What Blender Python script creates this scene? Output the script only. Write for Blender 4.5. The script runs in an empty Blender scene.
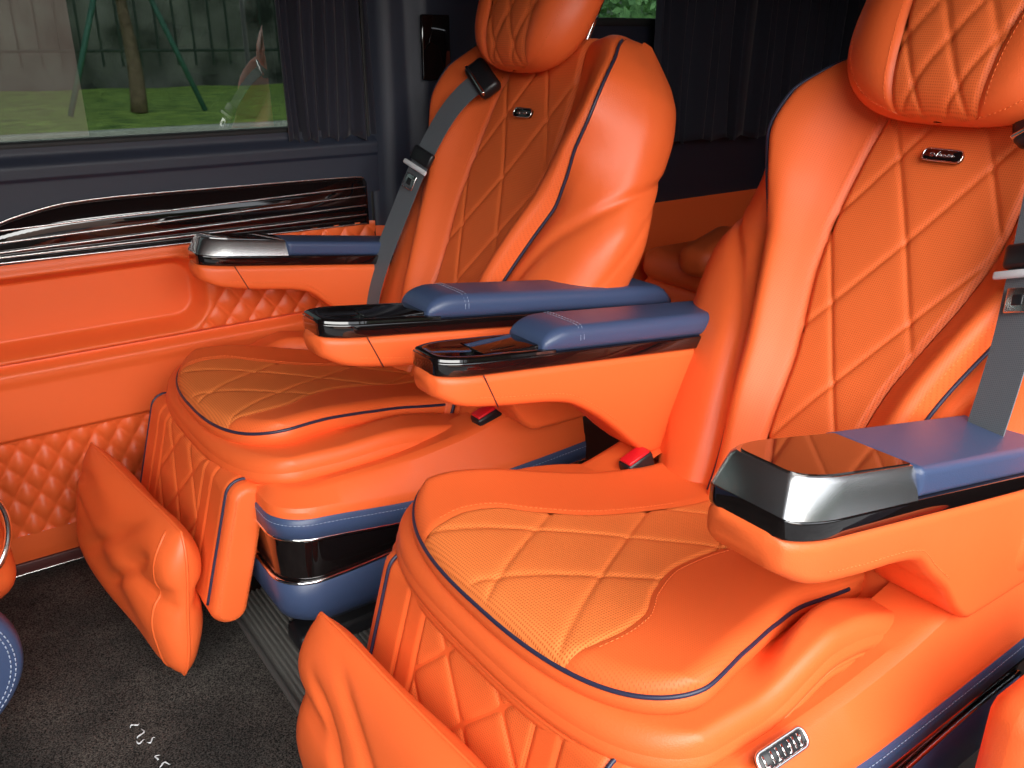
import bpy, bmesh, math, random
import numpy as np
from mathutils import Vector, Matrix

random.seed(4)
rng = np.random.default_rng(7)
scene = bpy.context.scene
COL = scene.collection

# ------------------------------------------------------------------ camera, sky, lights, exposure
W_PX, H_PX, F_PX = 1024.0, 768.0, 866.0
PITCH = math.atan2(384 - 40, F_PX)
YAW = math.pi / 2 - math.atan2(1313.0, math.hypot(F_PX, 344.0))      # from +Y towards +X
cam_d = bpy.data.cameras.new('camera')
cam = bpy.data.objects.new('camera', cam_d)
COL.objects.link(cam)
cam.location = (0, 0, 1.0)
cam.rotation_euler = (math.pi / 2 - PITCH, 0, -YAW)
cam_d.sensor_fit = 'HORIZONTAL'
cam_d.sensor_width = 36.0
cam_d.lens = F_PX / W_PX * 36.0
cam_d.clip_start = 0.02
cam_d.clip_end = 300
scene.camera = cam

world = bpy.data.worlds.new('overcast_sky')
scene.world = world
world.use_nodes = True
wn = world.node_tree
wn.nodes.clear()
w_out = wn.nodes.new('ShaderNodeOutputWorld')
w_bg = wn.nodes.new('ShaderNodeBackground')
w_tc = wn.nodes.new('ShaderNodeTexCoord')
w_sep = wn.nodes.new('ShaderNodeSeparateXYZ')
w_map = wn.nodes.new('ShaderNodeMapRange')
w_ramp = wn.nodes.new('ShaderNodeValToRGB')
w_map.inputs[1].default_value = -0.1
w_map.inputs[2].default_value = 1.0
w_ramp.color_ramp.elements[0].position = 0.0
w_ramp.color_ramp.elements[0].color = (0.20, 0.22, 0.20, 1)
w_ramp.color_ramp.elements[1].position = 1.0
w_ramp.color_ramp.elements[1].color = (0.75, 0.86, 1.0, 1)
e = w_ramp.color_ramp.elements.new(0.12)
e.color = (0.92, 0.96, 1.0, 1)
wn.links.new(w_tc.outputs['Generated'], w_sep.inputs[0])
wn.links.new(w_sep.outputs['Z'], w_map.inputs[0])
wn.links.new(w_map.outputs[0], w_ramp.inputs[0])
wn.links.new(w_ramp.outputs[0], w_bg.inputs[0])
w_bg.inputs[1].default_value = 1.95
wn.links.new(w_bg.outputs[0], w_out.inputs[0])

sun_d = bpy.data.lights.new('hazy_sun', 'SUN')
sun_d.energy = 6.7
sun_d.angle = math.radians(62)
sun_d.color = (1.0, 0.97, 0.92)
sun = bpy.data.objects.new('hazy_sun', sun_d)
COL.objects.link(sun)
sun.location = (-2, -6, 6)
sun.rotation_euler = Vector((0.32, 1.0, -0.65)).to_track_quat('-Z', 'Y').to_euler()

scene.view_settings.view_transform = 'Standard'
scene.view_settings.look = 'None'
scene.view_settings.gamma = 1.0
scene.view_settings.use_curve_mapping = False
scene.view_settings.exposure = 0.0

# ------------------------------------------------------------------ materials
def mat(name, color, rough=0.5, metal=0.0, coat=0.0, coat_rough=0.05, spec=0.5, grain=0.0, grain_scale=900.0,
        perf=None, perf_bump=0.0, mottled=0.0, sheen=0.0, wrinkle=0.0):
    m = bpy.data.materials.new(name)
    m.use_nodes = True
    nt = m.node_tree
    b = nt.nodes['Principled BSDF']
    b.inputs['Base Color'].default_value = (*color, 1)
    b.inputs['Roughness'].default_value = rough
    b.inputs['Metallic'].default_value = metal
    b.inputs['Coat Weight'].default_value = coat
    b.inputs['Coat Roughness'].default_value = coat_rough
    b.inputs['Specular IOR Level'].default_value = spec
    b.inputs['Sheen Weight'].default_value = sheen
    N, Lk = nt.nodes.new, nt.links.new
    last = None
    colsock = None
    if grain or mottled or wrinkle:
        tc = N('ShaderNodeTexCoord')
    if mottled:
        nz = N('ShaderNodeTexNoise'); nz.inputs['Scale'].default_value = 9; nz.inputs['Detail'].default_value = 4
        Lk(tc.outputs['Object'], nz.inputs['Vector'])
        mx = N('ShaderNodeMixRGB'); mx.blend_type = 'MULTIPLY'
        rp = N('ShaderNodeValToRGB')
        rp.color_ramp.elements[0].position = 0.3; rp.color_ramp.elements[0].color = (1 - mottled,) * 3 + (1,)
        rp.color_ramp.elements[1].position = 0.7; rp.color_ramp.elements[1].color = (1, 1, 1, 1)
        Lk(nz.outputs[0], rp.inputs[0])
        mx.inputs[0].default_value = 1
        mx.inputs[1].default_value = (*color, 1)
        Lk(rp.outputs[0], mx.inputs[2])
        colsock = mx.outputs[0]
    if perf:                                  # (hole spacing in metres, hole size 0-1, hole colour)
        uv = N('ShaderNodeUVMap'); uv.uv_map = 'uv'
        sp = N('ShaderNodeSeparateXYZ'); Lk(uv.outputs[0], sp.inputs[0])
        prods = []
        for ax in ('X', 'Y'):
            mu = N('ShaderNodeMath'); mu.operation = 'MULTIPLY'; mu.inputs[1].default_value = math.pi / perf[0]
            Lk(sp.outputs[ax], mu.inputs[0])
            sn = N('ShaderNodeMath'); sn.operation = 'SINE'; Lk(mu.outputs[0], sn.inputs[0])
            prods.append(sn.outputs[0])
        pr = N('ShaderNodeMath'); pr.operation = 'MULTIPLY'; Lk(prods[0], pr.inputs[0]); Lk(prods[1], pr.inputs[1])
        ab = N('ShaderNodeMath'); ab.operation = 'ABSOLUTE'; Lk(pr.outputs[0], ab.inputs[0])
        mr = N('ShaderNodeMapRange'); mr.interpolation_type = 'SMOOTHSTEP'
        mr.inputs[1].default_value = 1 - perf[1] - .15; mr.inputs[2].default_value = 1 - perf[1] + .15
        Lk(ab.outputs[0], mr.inputs[0])
        mc = N('ShaderNodeMixRGB'); Lk(mr.outputs[0], mc.inputs[0])
        if colsock: Lk(colsock, mc.inputs[1])
        else: mc.inputs[1].default_value = (*color, 1)
        mc.inputs[2].default_value = (*perf[2], 1)
        colsock = mc.outputs[0]
        if perf_bump:
            bp = N('ShaderNodeBump'); bp.inputs['Strength'].default_value = perf_bump; bp.inputs['Distance'].default_value = .001
            bp.invert = True
            Lk(mr.outputs[0], bp.inputs['Height']); last = bp.outputs[0]
    if wrinkle:
        nz = N('ShaderNodeTexNoise'); nz.inputs['Scale'].default_value = 14; nz.inputs['Detail'].default_value = 3
        Lk(tc.outputs['Object'], nz.inputs['Vector'])
        bp = N('ShaderNodeBump'); bp.inputs['Strength'].default_value = wrinkle; bp.inputs['Distance'].default_value = .01
        Lk(nz.outputs[0], bp.inputs['Height'])
        if last: Lk(last, bp.inputs['Normal'])
        last = bp.outputs[0]
    if grain:
        nz = N('ShaderNodeTexVoronoi'); nz.inputs['Scale'].default_value = grain_scale
        Lk(tc.outputs['Object'], nz.inputs['Vector'])
        bp = N('ShaderNodeBump'); bp.inputs['Strength'].default_value = grain; bp.inputs['Distance'].default_value = .0006
        Lk(nz.outputs[0], bp.inputs['Height'])
        if last: Lk(last, bp.inputs['Normal'])
        last = bp.outputs[0]
    if last: Lk(last, b.inputs['Normal'])
    if colsock: Lk(colsock, b.inputs['Base Color'])
    return m

OR = (0.84, 0.134, 0.030)
M = {}
M['leather'] = mat('orange_leather', OR, .42, grain=.25, grain_scale=700, wrinkle=.10, spec=.45)
M['perf'] = mat('perforated_orange_leather', (0.83, .138, .031), .46, perf=(.0030, .24, (.73, .108, .023)), perf_bump=.2, spec=.35)
M['mesh'] = mat('orange_mesh_fabric', (.86, .215, .050), .58, perf=(.0034, .34, (.62, .115, .020)), perf_bump=.5, spec=.3)
M['insert'] = mat('quilted_perforated_leather', (.84, .158, .037), .52, perf=(.0030, .30, (.64, .10, .019)), perf_bump=.35, spec=.3)
M['thread'] = mat('orange_thread', (.90, .20, .045), .6)
M['bluethread'] = mat('pale_blue_thread', (.36, .42, .55), .6)
M['navy'] = mat('navy_leather', (.047, .072, .150), .36, grain=.25, grain_scale=700, spec=.5)
M['navypipe'] = mat('navy_piping', (.022, .024, .055), .4)
M['gloss'] = mat('black_piano_lacquer', (.006, .004, .004), .06, coat=1.0, coat_rough=.02)
M['screen'] = mat('touch_screen_glass', (.012, .006, .005), .05, coat=1.0, coat_rough=.02, spec=.8)
M['chrome'] = mat('polished_chrome', (.86, .85, .84), .12, metal=1)
M['brushed'] = mat('brushed_aluminium', (.72, .71, .70), .27, metal=1)
M['plastic'] = mat('black_plastic', (.012, .012, .014), .35)
M['belt'] = mat('grey_belt_webbing', (.12, .135, .15), .6, perf=(.0022, .4, (.07, .08, .09)), perf_bump=.4)
M['white'] = mat('pale_grey_plastic', (.62, .64, .66), .35)
M['red'] = mat('red_button_plastic', (.72, .012, .02), .3)
M['carpet'] = None
M['navywall'] = mat('navy_wall_vinyl', (.017, .022, .038), .5, grain=.2, grain_scale=500)
M['ceiling'] = mat('dark_ceiling_cloth', (.10, .10, .12), .8)
M['darknavy'] = mat('dark_rear_trim', (.012, .014, .028), .6)
M['curtain'] = mat('dark_blue_curtain_cloth', (.013, .0135, .025), .85, sheen=.15)
M['rubber'] = mat('black_rubber', (.012, .012, .012), .6)
M['brown'] = mat('dark_red_kick_strip', (.075, .016, .014), .5)

# ------------------------------------------------------------------ mesh helpers
def tag(o, label=None, cat=None, group=None, kind=None):
    if label: o['label'] = label
    if cat: o['category'] = cat
    if group: o['group'] = group
    if kind: o['kind'] = kind
    return o

def empty(name, loc, label=None, cat=None, group=None):
    o = bpy.data.objects.new(name, None)
    o.empty_display_size = .1
    o.location = loc
    COL.objects.link(o)
    return tag(o, label, cat, group)

def link(name, me, material=None, parent=None, smooth=True, label=None):
    if material: me.materials.append(material)
    if smooth: me.polygons.foreach_set('use_smooth', [True] * len(me.polygons))
    o = bpy.data.objects.new(name, me)
    COL.objects.link(o)
    if parent: o.parent = parent
    if label: o['label'] = label
    return o

class MB:
    """collects vertices and faces for ONE mesh"""
    def __init__(s):
        s.v, s.f, s.uv = [], [], []
    def grid(s, X, uv=None, closed_u=False, closed_v=False):
        X = np.asarray(X, float); nv, nu = X.shape[:2]
        o = len(s.v)
        s.v.extend(map(tuple, X.reshape(-1, 3)))
        U = None if uv is None else np.asarray(uv).reshape(-1, 2)
        for j in range(nv - (0 if closed_v else 1)):
            j2 = (j + 1) % nv
            for i in range(nu - (0 if closed_u else 1)):
                i2 = (i + 1) % nu
                q = (j * nu + i, j * nu + i2, j2 * nu + i2, j2 * nu + i)
                s.f.append(tuple(o + k for k in q))
                s.uv.append([tuple(U[k]) for k in q] if U is not None else [(0, 0)] * 4)
        return s
    def poly(s, idx):
        s.f.append(tuple(idx)); s.uv.append([(0, 0)] * len(idx))
    def loft(s, loops, caps=True):
        """list of closed loops of equal length"""
        o = len(s.v); n = len(loops[0])
        s.grid(np.array(loops), closed_u=True)
        if caps:
            s.poly([o + i for i in range(n)][::-1])
            k = o + (len(loops) - 1) * n
            s.poly([k + i for i in range(n)])
        return s
    def tube(s, pts, r, n=8, closed=False, flat=None):
        P = np.asarray(pts, float)
        if closed:
            T = np.roll(P, -1, 0) - np.roll(P, 1, 0)
        else:
            T = np.gradient(P, axis=0)
        T /= np.maximum(np.linalg.norm(T, axis=1, keepdims=True), 1e-9)
        ref = np.array([0.0, 0, 1]) if abs(T[0][2]) < .9 else np.array([1.0, 0, 0])
        nrm = np.cross(T[0], ref); nrm /= np.linalg.norm(nrm)
        R = np.broadcast_to(np.asarray(r, float), (len(P),))
        loops = []
        a = np.linspace(0, 2 * math.pi, n, endpoint=False)
        for i in range(len(P)):
            nrm = nrm - T[i] * (nrm @ T[i]); nrm /= max(np.linalg.norm(nrm), 1e-9)
            bn = np.cross(T[i], nrm)
            loops.append(P[i] + R[i] * (np.cos(a)[:, None] * nrm + np.sin(a)[:, None] * bn))
        if closed:
            s.grid(np.array(loops), closed_u=True, closed_v=True)
        else:
            s.loft(loops)
        return s
    def box(s, c, size, r=.004, rot=None, seg=2):
        bm = bmesh.new()
        bmesh.ops.create_cube(bm, size=1)
        bmesh.ops.scale(bm, vec=size, verts=bm.verts)
        if r > 0:
            bmesh.ops.bevel(bm, geom=bm.edges[:] , offset=min(r, min(size) * .49), segments=seg, profile=.5, affect='EDGES')
        o = len(s.v)
        bm.verts.index_update()
        for v in bm.verts:
            p = v.co if rot is None else rot @ v.co
            s.v.append((p.x + c[0], p.y + c[1], p.z + c[2]))
        for f in bm.faces: s.poly([o + v.index for v in f.verts])
        bm.free()
        return s
    def build(s, name, material, parent=None, m=1, smooth=True, label=None):
        V = np.array(s.v, float)
        if m < 0: V[:, 1] *= -1
        me = bpy.data.meshes.new(name)
        me.from_pydata(V.tolist(), [], s.f if m > 0 else [f[::-1] for f in s.f])
        ul = me.uv_layers.new(name='uv')
        k = 0
        flat = []
        for u in s.uv:
            uu = u if m > 0 else u[::-1]
            for a in uu: flat.extend(a)
        ul.data.foreach_set('uv', flat)
        me.update()
        return link(name, me, material, parent, smooth, label)

def autosmooth(o, deg=35):
    me = o.data
    bm = bmesh.new(); bm.from_mesh(me)
    bmesh.ops.recalc_face_normals(bm, faces=bm.faces)
    for ed in bm.edges:
        ed.smooth = not (len(ed.link_faces) == 2 and ed.calc_face_angle(0) > math.radians(deg))
    bm.to_mesh(me); bm.free()
    return o

def tab(pairs):
    """smooth monotone interpolation of a table"""
    x = np.array([p[0] for p in pairs], float); y = np.array([p[1] for p in pairs], float)
    h = np.diff(x); d = np.diff(y) / h
    t = np.zeros_like(x)
    for i in range(1, len(x) - 1):
        if d[i - 1] * d[i] > 0:
            w1, w2 = 2 * h[i] + h[i - 1], h[i] + 2 * h[i - 1]
            t[i] = (w1 + w2) / (w1 / d[i - 1] + w2 / d[i])
    t[0], t[-1] = d[0], d[-1]
    def f(q):
        q = np.clip(np.asarray(q, float), x[0], x[-1])
        k = np.clip(np.searchsorted(x, q) - 1, 0, len(h) - 1)
        s = (q - x[k]) / h[k]
        return ((1 + 2 * s) * (1 - s) ** 2 * y[k] + s * (1 - s) ** 2 * h[k] * t[k]
                + s * s * (3 - 2 * s) * y[k + 1] + s * s * (s - 1) * h[k] * t[k + 1])
    return f

def sm(a, b, x):
    s = np.clip((np.asarray(x, float) - a) / (b - a), 0, 1)
    return s * s * (3 - 2 * s)

def spline(ctrl, n):
    """Catmull-Rom through control points (k, ...) -> n samples"""
    C_ = np.asarray(ctrl, float)
    k = len(C_)
    E_ = np.concatenate([2 * C_[:1] - C_[1:2], C_, 2 * C_[-1:] - C_[-2:-1]])
    u = np.linspace(0, k - 1 - 1e-9, n)
    i = u.astype(int); s = u - i
    sh = (n,) + (1,) * (C_.ndim - 1)
    s = s.reshape(sh)
    a, b, c, d = E_[i], E_[i + 1], E_[i + 2], E_[i + 3]
    return .5 * (2 * b + (c - a) * s + (2 * a - 5 * b + 4 * c - d) * s ** 2 + (3 * b - a - 3 * c + d) * s ** 3)

def resample(pts, step):
    P = np.asarray(pts, float)
    dd = np.concatenate([[0], np.cumsum(np.linalg.norm(np.diff(P, axis=0), axis=1))])
    q = np.arange(0, dd[-1], step)
    return np.stack([np.interp(q, dd, P[:, k]) for k in range(3)], 1)

def stitches(mb, pts, step=.0065, length=.0042, r=.0007):
    P = resample(pts, step)
    for a, b in zip(P[:-1], P[1:]):
        c = a + (b - a) * (length / step)
        mb.tube([a, c], r, 4)
    return mb

def stitch_run(pts, step=.0065, length=.0042, r=.00042, material=None, parent=None, m=1):
    """one run of thread as a part of its own"""
    return stitches(MB(), pts, step, length, r).build('stitching', material, parent, m)

def rrect(hw, z0, z1, r, n=5):
    """closed rounded rectangle loop in (b, z)"""
    r = min(r, hw * .98, (z1 - z0) * .49)
    out = []
    for cx, cz, a0 in ((hw - r, z1 - r, 0), (-hw + r, z1 - r, 90), (-hw + r, z0 + r, 180), (hw - r, z0 + r, 270)):
        for k in range(n + 1):
            a = math.radians(a0 + 90 * k / n)
            out.append((cx + r * math.cos(a), cz + r * math.sin(a)))
    return np.array(out)

def groove(d, depth, w):
    return depth * np.exp(-(d / w) ** 2)

# ------------------------------------------------------------------ the captain seat
def make_seat(m, loc, label, hip_x, recline, arms, head_l, head_w, leg_dx, bc, head_b, pad_w, group='captain seats'):
    root = empty('captain_seat', loc, label, 'seat', group)
    al = math.radians(recline)
    Lv = np.array([math.sin(al), 0, math.cos(al)]); Nv = np.array([-math.cos(al), 0, math.sin(al)])
    hip = np.array([hip_x, 0, .40])

    def BK(b, l, n):
        b, l, n = np.broadcast_arrays(np.asarray(b, float), l, n)
        return hip + b[..., None] * np.array([0, 1.0, 0]) + l[..., None] * Lv + n[..., None] * Nv

    # ---------- backrest
    wi = tab([(-.08, .055), (.0, .058), (.1, .062), (.2, .071), (.27, .088), (.35, .109), (.43, .120), (.52, .117), (.58, .110), (.64, .098), (.70, .08)])
    wp = tab([(-.08, .115), (0, .115), (.1, .125), (.2, .142), (.3, .172), (.38, .202), (.46, .230), (.53, .250), (.58, .245), (.62, .228), (.66, .198), (.70, .15)])
    wl = tab([(-.08, .20), (0, .240), (.1, .278), (.25, .308), (.35, .318), (.43, .302), (.53, .294), (.59, .274), (.63, .244), (.66, .212), (.70, .172)])
    hb = tab([(-.08, .012), (0, .016), (.15, .030), (.3, .038), (.45, .034), (.55, .026), (.63, .018), (.70, .012)])
    ne = tab([(-.08, .0), (.1, .010), (.25, .014), (.36, .016), (.41, .032), (.47, .055), (.53, .064), (.58, .058), (.63, .036), (.70, 0)])
    n0f = tab([(-.08, -.01), (.05, .0), (.16, .010), (.3, .004), (.45, -.004), (.55, -.002), (.70, 0)])
    lobe = tab([(-.08, .0), (.05, .014), (.18, .020), (.30, .016), (.40, .004), (.48, .0), (.6, .0), (.70, -.01)])

    a = np.linspace(0, math.pi / 2, 15)
    RR = .055
    Ls = np.concatenate([np.linspace(-.08, .64, 170), .64 + RR * np.sin(a[1:])])
    drop = np.concatenate([np.zeros(170), RR * (1 - np.cos(a[1:]))])
    L2 = Ls[:, None]; D2 = drop[:, None]

    def quilt(b, l, cs, slope, dep, wid):
        g = 0
        for c in cs:
            for sg in (1, -1):
                d = np.abs(b - sg * slope * (l - c)) / math.sqrt(1 + slope ** 2)
                g = g + groove(d, dep, wid) + groove(d, dep * .45, wid * 3)
        return g

    shell = MB()
    # insert
    tt = np.linspace(-1, 1, 90)[None, :]
    b = tt * wi(L2); dist = (1 - np.abs(tt)) * wi(L2)
    qc = (-.02, .193, .405, .64)
    n = n0f(L2) + .006 - quilt(b, L2, qc, .55, .0028, .0026) - groove(dist, .007, .005) - D2
    ins = MB().grid(BK(b, L2, n), np.stack(np.broadcast_arrays(b, L2 + 0 * b), -1))
    # bolster front panels
    s = np.linspace(0, 1, 40)
    cr = spline([(0., 0.), (.28, .46), (.62, 1.), (.86, .76), (1., 0.06)], 60)
    prof = np.interp(s, cr[:, 0], cr[:, 1])
    bol = []
    for sg in (1, -1):
        w0, w1 = wi(L2), wp(L2)
        b = w0 + (w1 - w0) * s[None, :]
        d0 = b - w0; d1 = w1 - b
        n = n0f(L2) + hb(L2) * prof[None, :] + ne(L2) * s[None, :] ** 2 - groove(d0, .004, .004) - groove(d1, .006, .005) + .002 - D2
        bol.append(MB().grid(BK(sg * b, L2, n), np.stack(np.broadcast_arrays(b, L2 + 0 * b), -1)))
    # side wings
    wing = []
    seam1 = tab([(-.08, .10), (.05, .08), (.20, .10), (.30, .17), (.37, .30), (.42, .50), (.46, .75), (.50, 1.0), (.53, 1.25)])
    seam2 = tab([(-.08, .30), (.05, .36), (.15, .44), (.28, .56), (.38, .70), (.43, .84), (.47, 1.0), (.53, 1.3)])
    q = np.linspace(0, 1, 44)
    for sg in (1, -1):
        rows = []
        for l, dr in zip(Ls, drop):
            p, w = float(wp(l)), float(wl(l))
            nb = float(ne(l)) + float(n0f(l))
            k = max(0.0, 1 - dr / RR)
            lob = float(lobe(l))
            ctl = [(p, nb - .004 - dr), (p + (w - p) * .30, nb * .5 + lob * .85 - dr), (p + (w - p) * .72, lob * .8 - .008 - dr),
                   (w - .002, -.035 * k + lob * .3 - dr * .9), (w, -.07 - .0 * dr), (w - .012, -.105 * k - .07 * (1 - k)), (w - .045, -.128 * k - .065 * (1 - k))]
            sp = spline(ctl, 44)
            # lobe seams: the lower lobe stands proud below a sweeping seam
            qs = float(seam1(l)); dqs = (float(seam1(l + .004)) - float(seam1(l - .004))) / .008 * .16
            d1 = (q - qs) * .16 / math.sqrt(1 + dqs * dqs)
            g = groove(d1, .009, .007) - .013 * sm(0, .045, d1) * (1 - sm(.75, 1.0, q)) * (l < .51)
            qs2 = float(seam2(l)); dq2 = (float(seam2(l + .004)) - float(seam2(l - .004))) / .008 * .16
            d2 = (q - qs2) * .16 / math.sqrt(1 + dq2 * dq2)
            g = (g + groove(d2, .004, .0035) * (l < .45)) * sm(.53, .49, l)
            sp[:, 1] -= g * (1 - q)
            sp[:, 0] -= g * q
            rows.append(sp)
        R = np.array(rows)
        wing.append(MB().grid(BK(sg * R[..., 0], L2, R[..., 1]), np.stack(np.broadcast_arrays(R[..., 0], L2 + 0 * R[..., 0]), -1)))
    # back shell
    tt = np.linspace(-1, 1, 30)[None, :]
    kk = np.clip(1 - D2 / RR, 0, 1)
    b = tt * (wl(L2) - .045)
    n = -.128 * kk - .065 * (1 - kk) - .018 * (1 - tt ** 2) * kk
    shell.grid(BK(b, L2, n))
    # bottom closing strip of the back shell
    shell.grid(np.stack([BK(np.linspace(-.15, .15, 20), np.full(20, -.08), np.full(20, -.12)),
                         BK(np.linspace(-.15, .15, 20), np.full(20, -.08), np.full(20, .0))]))
    back = shell.build('backrest', M['leather'], root, m)
    ins.build('backrest_insert', M['insert'], back, m, label='quilted perforated centre panel')
    for k in range(2): bol[k].build('backrest_bolster', M['perf'], back, m)
    for k in range(2): wing[k].build('backrest_wing', M['leather'], back, m)
    for sg in (1, -1):
        sel = slice(4, len(Ls) - 9)
        p = BK(sg * (wp(Ls) + .0005), Ls, ne(Ls) + n0f(Ls) - drop + .0005)[sel]
        MB().tube(p, .0026, 8).build('piping', M['navypipe'], back, m, label='dark blue piping')
    for sg in (1, -1):
        lq = np.linspace(0.02, .60, 120)
        stitch_run(BK(sg * (wi(lq) + .010), lq, n0f(lq) + hb(lq) * .16 + .0028), material=M['thread'], parent=back, m=m)
        for off in (.008,):
            s_ = 1 - off / (wp(lq) - wi(lq))
            stitch_run(BK(sg * (wi(lq) + (wp(lq) - wi(lq)) * s_), lq, n0f(lq) + hb(lq) * np.interp(s_, cr[:, 0], cr[:, 1]) + ne(lq) * s_ ** 2 + .0012), material=M['thread'], parent=back, m=m)
    # badge on the backrest
    bd = badge_plate(lambda u, v, n_: BK(u, .527 + v, .0105 + n_), .027, .0085, .0025)
    bo = bd.build('backrest_badge', M['gloss'], back, m, label='small dark badge with script lettering')
    autosmooth(bo)
    fr = badge_rim(lambda u, v, n_: BK(u, .527 + v, .0105 + n_), .027, .0085, .0027)
    fr.build('badge_rim', M['chrome'], bo, m)
    script_text(lambda u, v, n_: BK(-m * u if False else u * (-1 if m > 0 else 1) * -1 * 1.0 if False else u, .527 + v, .0135 + n_), .036, .009, m, bo)

    # ---------- headrest
    lc, hh, hwid, nmid = head_l, .172, head_w, .048
    ph = np.linspace(-math.pi / 2, math.pi / 2, 70)
    ls = lc + hh * np.sin(ph) * .9999
    ex = 3.0
    wh = hwid * np.maximum(1 - np.abs((ls - lc) / hh) ** ex, 1e-6) ** (1 / ex)
    wih = np.minimum(tab([(.53, .045), (.56, .058), (.62, .066), (.70, .077), (.80, .086), (.9, .09)])(ls - lc + .72), wh * .82)
    H2 = ls[:, None]

    def hq(b, l):
        return np.clip(1 - (np.abs(b) / hwid) ** ex - (np.abs(l - lc) / hh) ** ex, 0, 1)
    def hn(b, l):
        return nmid + .062 * hq(b, l) ** (1 / 2.5)
    tt = np.linspace(-1, 1, 56)[None, :]
    b = tt * wih[:, None]
    dist = (1 - np.abs(tt)) * wih[:, None]
    n = hn(b, H2) - quilt(b, H2, (lc - .2, lc - .085, lc + .03, lc + .145), .52, .0028, .0026) - groove(dist, .004, .004)
    hi = MB().grid(BK(head_b + b, H2, n), np.stack(np.broadcast_arrays(b, H2 + 0 * b), -1))
    sw = np.sin(np.linspace(0, math.pi / 2, 40))[None, :]
    hw_ = []
    for sg in (1, -1):
        b = wih[:, None] + (wh - wih)[:, None] * sw
        bul = .012 * np.sin(math.pi * np.clip(sw, 0, 1)) * (hq(b, H2) > 0)
        n = hn(b, H2) + bul * hq(b, H2) ** .5 - groove(b - wih[:, None], .004, .004)
        hw_.append(MB().grid(BK(head_b + sg * b, H2, n), np.stack(np.broadcast_arrays(b, H2 + 0 * b), -1)))
    cosn = np.sin(np.linspace(-math.pi / 2, math.pi / 2, 50))[None, :]
    b = cosn * wh[:, None]
    n = nmid - .055 * hq(b, H2) ** (1 / 2.2)
    hs = MB().grid(BK(head_b + b, H2, n))
    head = hs.build('headrest', M['leather'], root, m)
    hi.build('headrest_insert', M['insert'], head, m, label='quilted perforated headrest panel')
    for k in range(2): hw_[k].build('headrest_wing', M['leather'], head, m)
    for sg in (1, -1):
        sel = slice(8, 62)
        bb = wih[sel] + .009
        stitch_run(BK(head_b + sg * bb, ls[sel], hn(bb, ls[sel]) + .0035), material=M['thread'], parent=head, m=m)
        bb2 = wh[4:66] * .88
        stitch_run(BK(head_b + sg * bb2, ls[4:66], hn(bb2, ls[4:66]) + .012 * np.sin(math.pi * np.clip((bb2 - wih[4:66]) / (wh - wih)[4:66], 0, 1)) * hq(bb2, ls[4:66]) ** .5 + .0008), material=M['thread'], parent=head, m=m)
    for sg in (1, -1):
        MB().tube(BK(np.full(6, head_b + sg * .085), np.linspace(.54, lc, 6), np.full(6, -.015)), .0055, 10).build('headrest_post', M['chrome'], root, m, label='chrome headrest post')

    # ---------- seat cushion
    zc = tab([(.36, .426), (.43, .438), (.49, .444), (.58, .436), (.70, .416), (.86, .388), (1.0, .380)])
    wpad = tab([(.36, .238), (.43, .241), (.51, .241), (.59, .224), (.67, .200), (.75, .183), (.95, .178)])
    wpad0 = wpad
    wpad = lambda x: wpad0(x) * pad_w
    wci = tab([(.36, .128), (.44, .138), (.50, .146), (.54, .138), (.59, .104), (.66, .072), (.75, .060), (.95, .056)])

    XF, XR = .427, .90
    def front(t, x0, dep=.098, e=2.5):
        return x0 + dep * (1 - np.maximum(1 - np.abs(t) ** e, 0) ** (1 / 2.1))
    def pad_top(x, b):
        zz = zc(x) + .016 * (np.abs(b) / .22) ** 3 * sm(.40, .60, x)
        return zz
    sx = np.concatenate([np.sin(np.linspace(0, math.pi / 2, 40)) ** 2 * .22, np.linspace(.22, 1, 110)[1:]])
    def pad_strip(t0, t1, nt, edge_lo=False, edge_hi=False, q=False):
        """strip between two boundary functions of x, on the cushion pad; t is the fraction of the pad's half width"""
        uu = np.linspace(0, 1, nt)
        if edge_hi: uu = 1 - (1 - uu) ** 2
        if edge_lo: uu = uu ** 2
        rows, uvs = [], []
        for s_ in sx:
            xx = np.full(nt, XF + .02 + (XR - XF - .02) * s_)
            for _ in range(12):
                b0, b1 = t0(xx), t1(xx)
                b = b0 + (b1 - b0) * uu
                t = np.clip(b / wpad(xx), -1, 1)
                xx = .5 * xx + .5 * (front(t, XF) + (XR - front(t, XF)) * s_)
            df = np.maximum(xx - front(t, XF), 0)
            ds = (1 - np.abs(t)) * wpad(xx)
            r = .022
            dd = np.minimum(df, ds)
            dr = r - np.sqrt(np.maximum(r * r - np.maximum(r - dd, 0) ** 2, 0))
            z = pad_top(xx, b) + .004 - dr * .8
            if q:
                z = z - quilt(b - .008, xx, (.46, .655, .85), .62, .0020, .0024) * sm(0, .012, np.minimum(df, .02))
                ed = np.minimum(b - b0, b1 - b)
                z = z - groove(ed, .0022, .0035)
            else:
                if not edge_lo: z = z - groove(np.abs(b - b0), .0022, .0035)
                if not edge_hi: z = z - groove(np.abs(b1 - b), .0022, .0035)
            rows.append(np.stack([xx, b + bc, z], -1)); uvs.append(np.stack([b, xx], -1))
        return MB().grid(np.array(rows), np.array(uvs))
    # lower cushion body: top grid with raised side bolsters + skirt
    LX, LR, LW = .416, .93, .272
    def low_top(x, b):
        ab = np.abs(b)
        z = zc(x) - .030 + .006 * sm(.5, .62, x)
        lob = .046 * np.where(b > 0, .35, 1.0) * sm(.57, .70, x) * (1 - .95 * sm(.73, .95, x)) * sm(wpad(x) - .004, wpad(x) + .032, ab)
        return z + lob
    tt = np.sin(np.linspace(-math.pi / 2, math.pi / 2, 90))
    rows = []
    ss = np.concatenate([np.sin(np.linspace(0, math.pi / 2, 40)) ** 2 * .25, np.linspace(.25, 1, 70)[1:]])
    RE = .022
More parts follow.
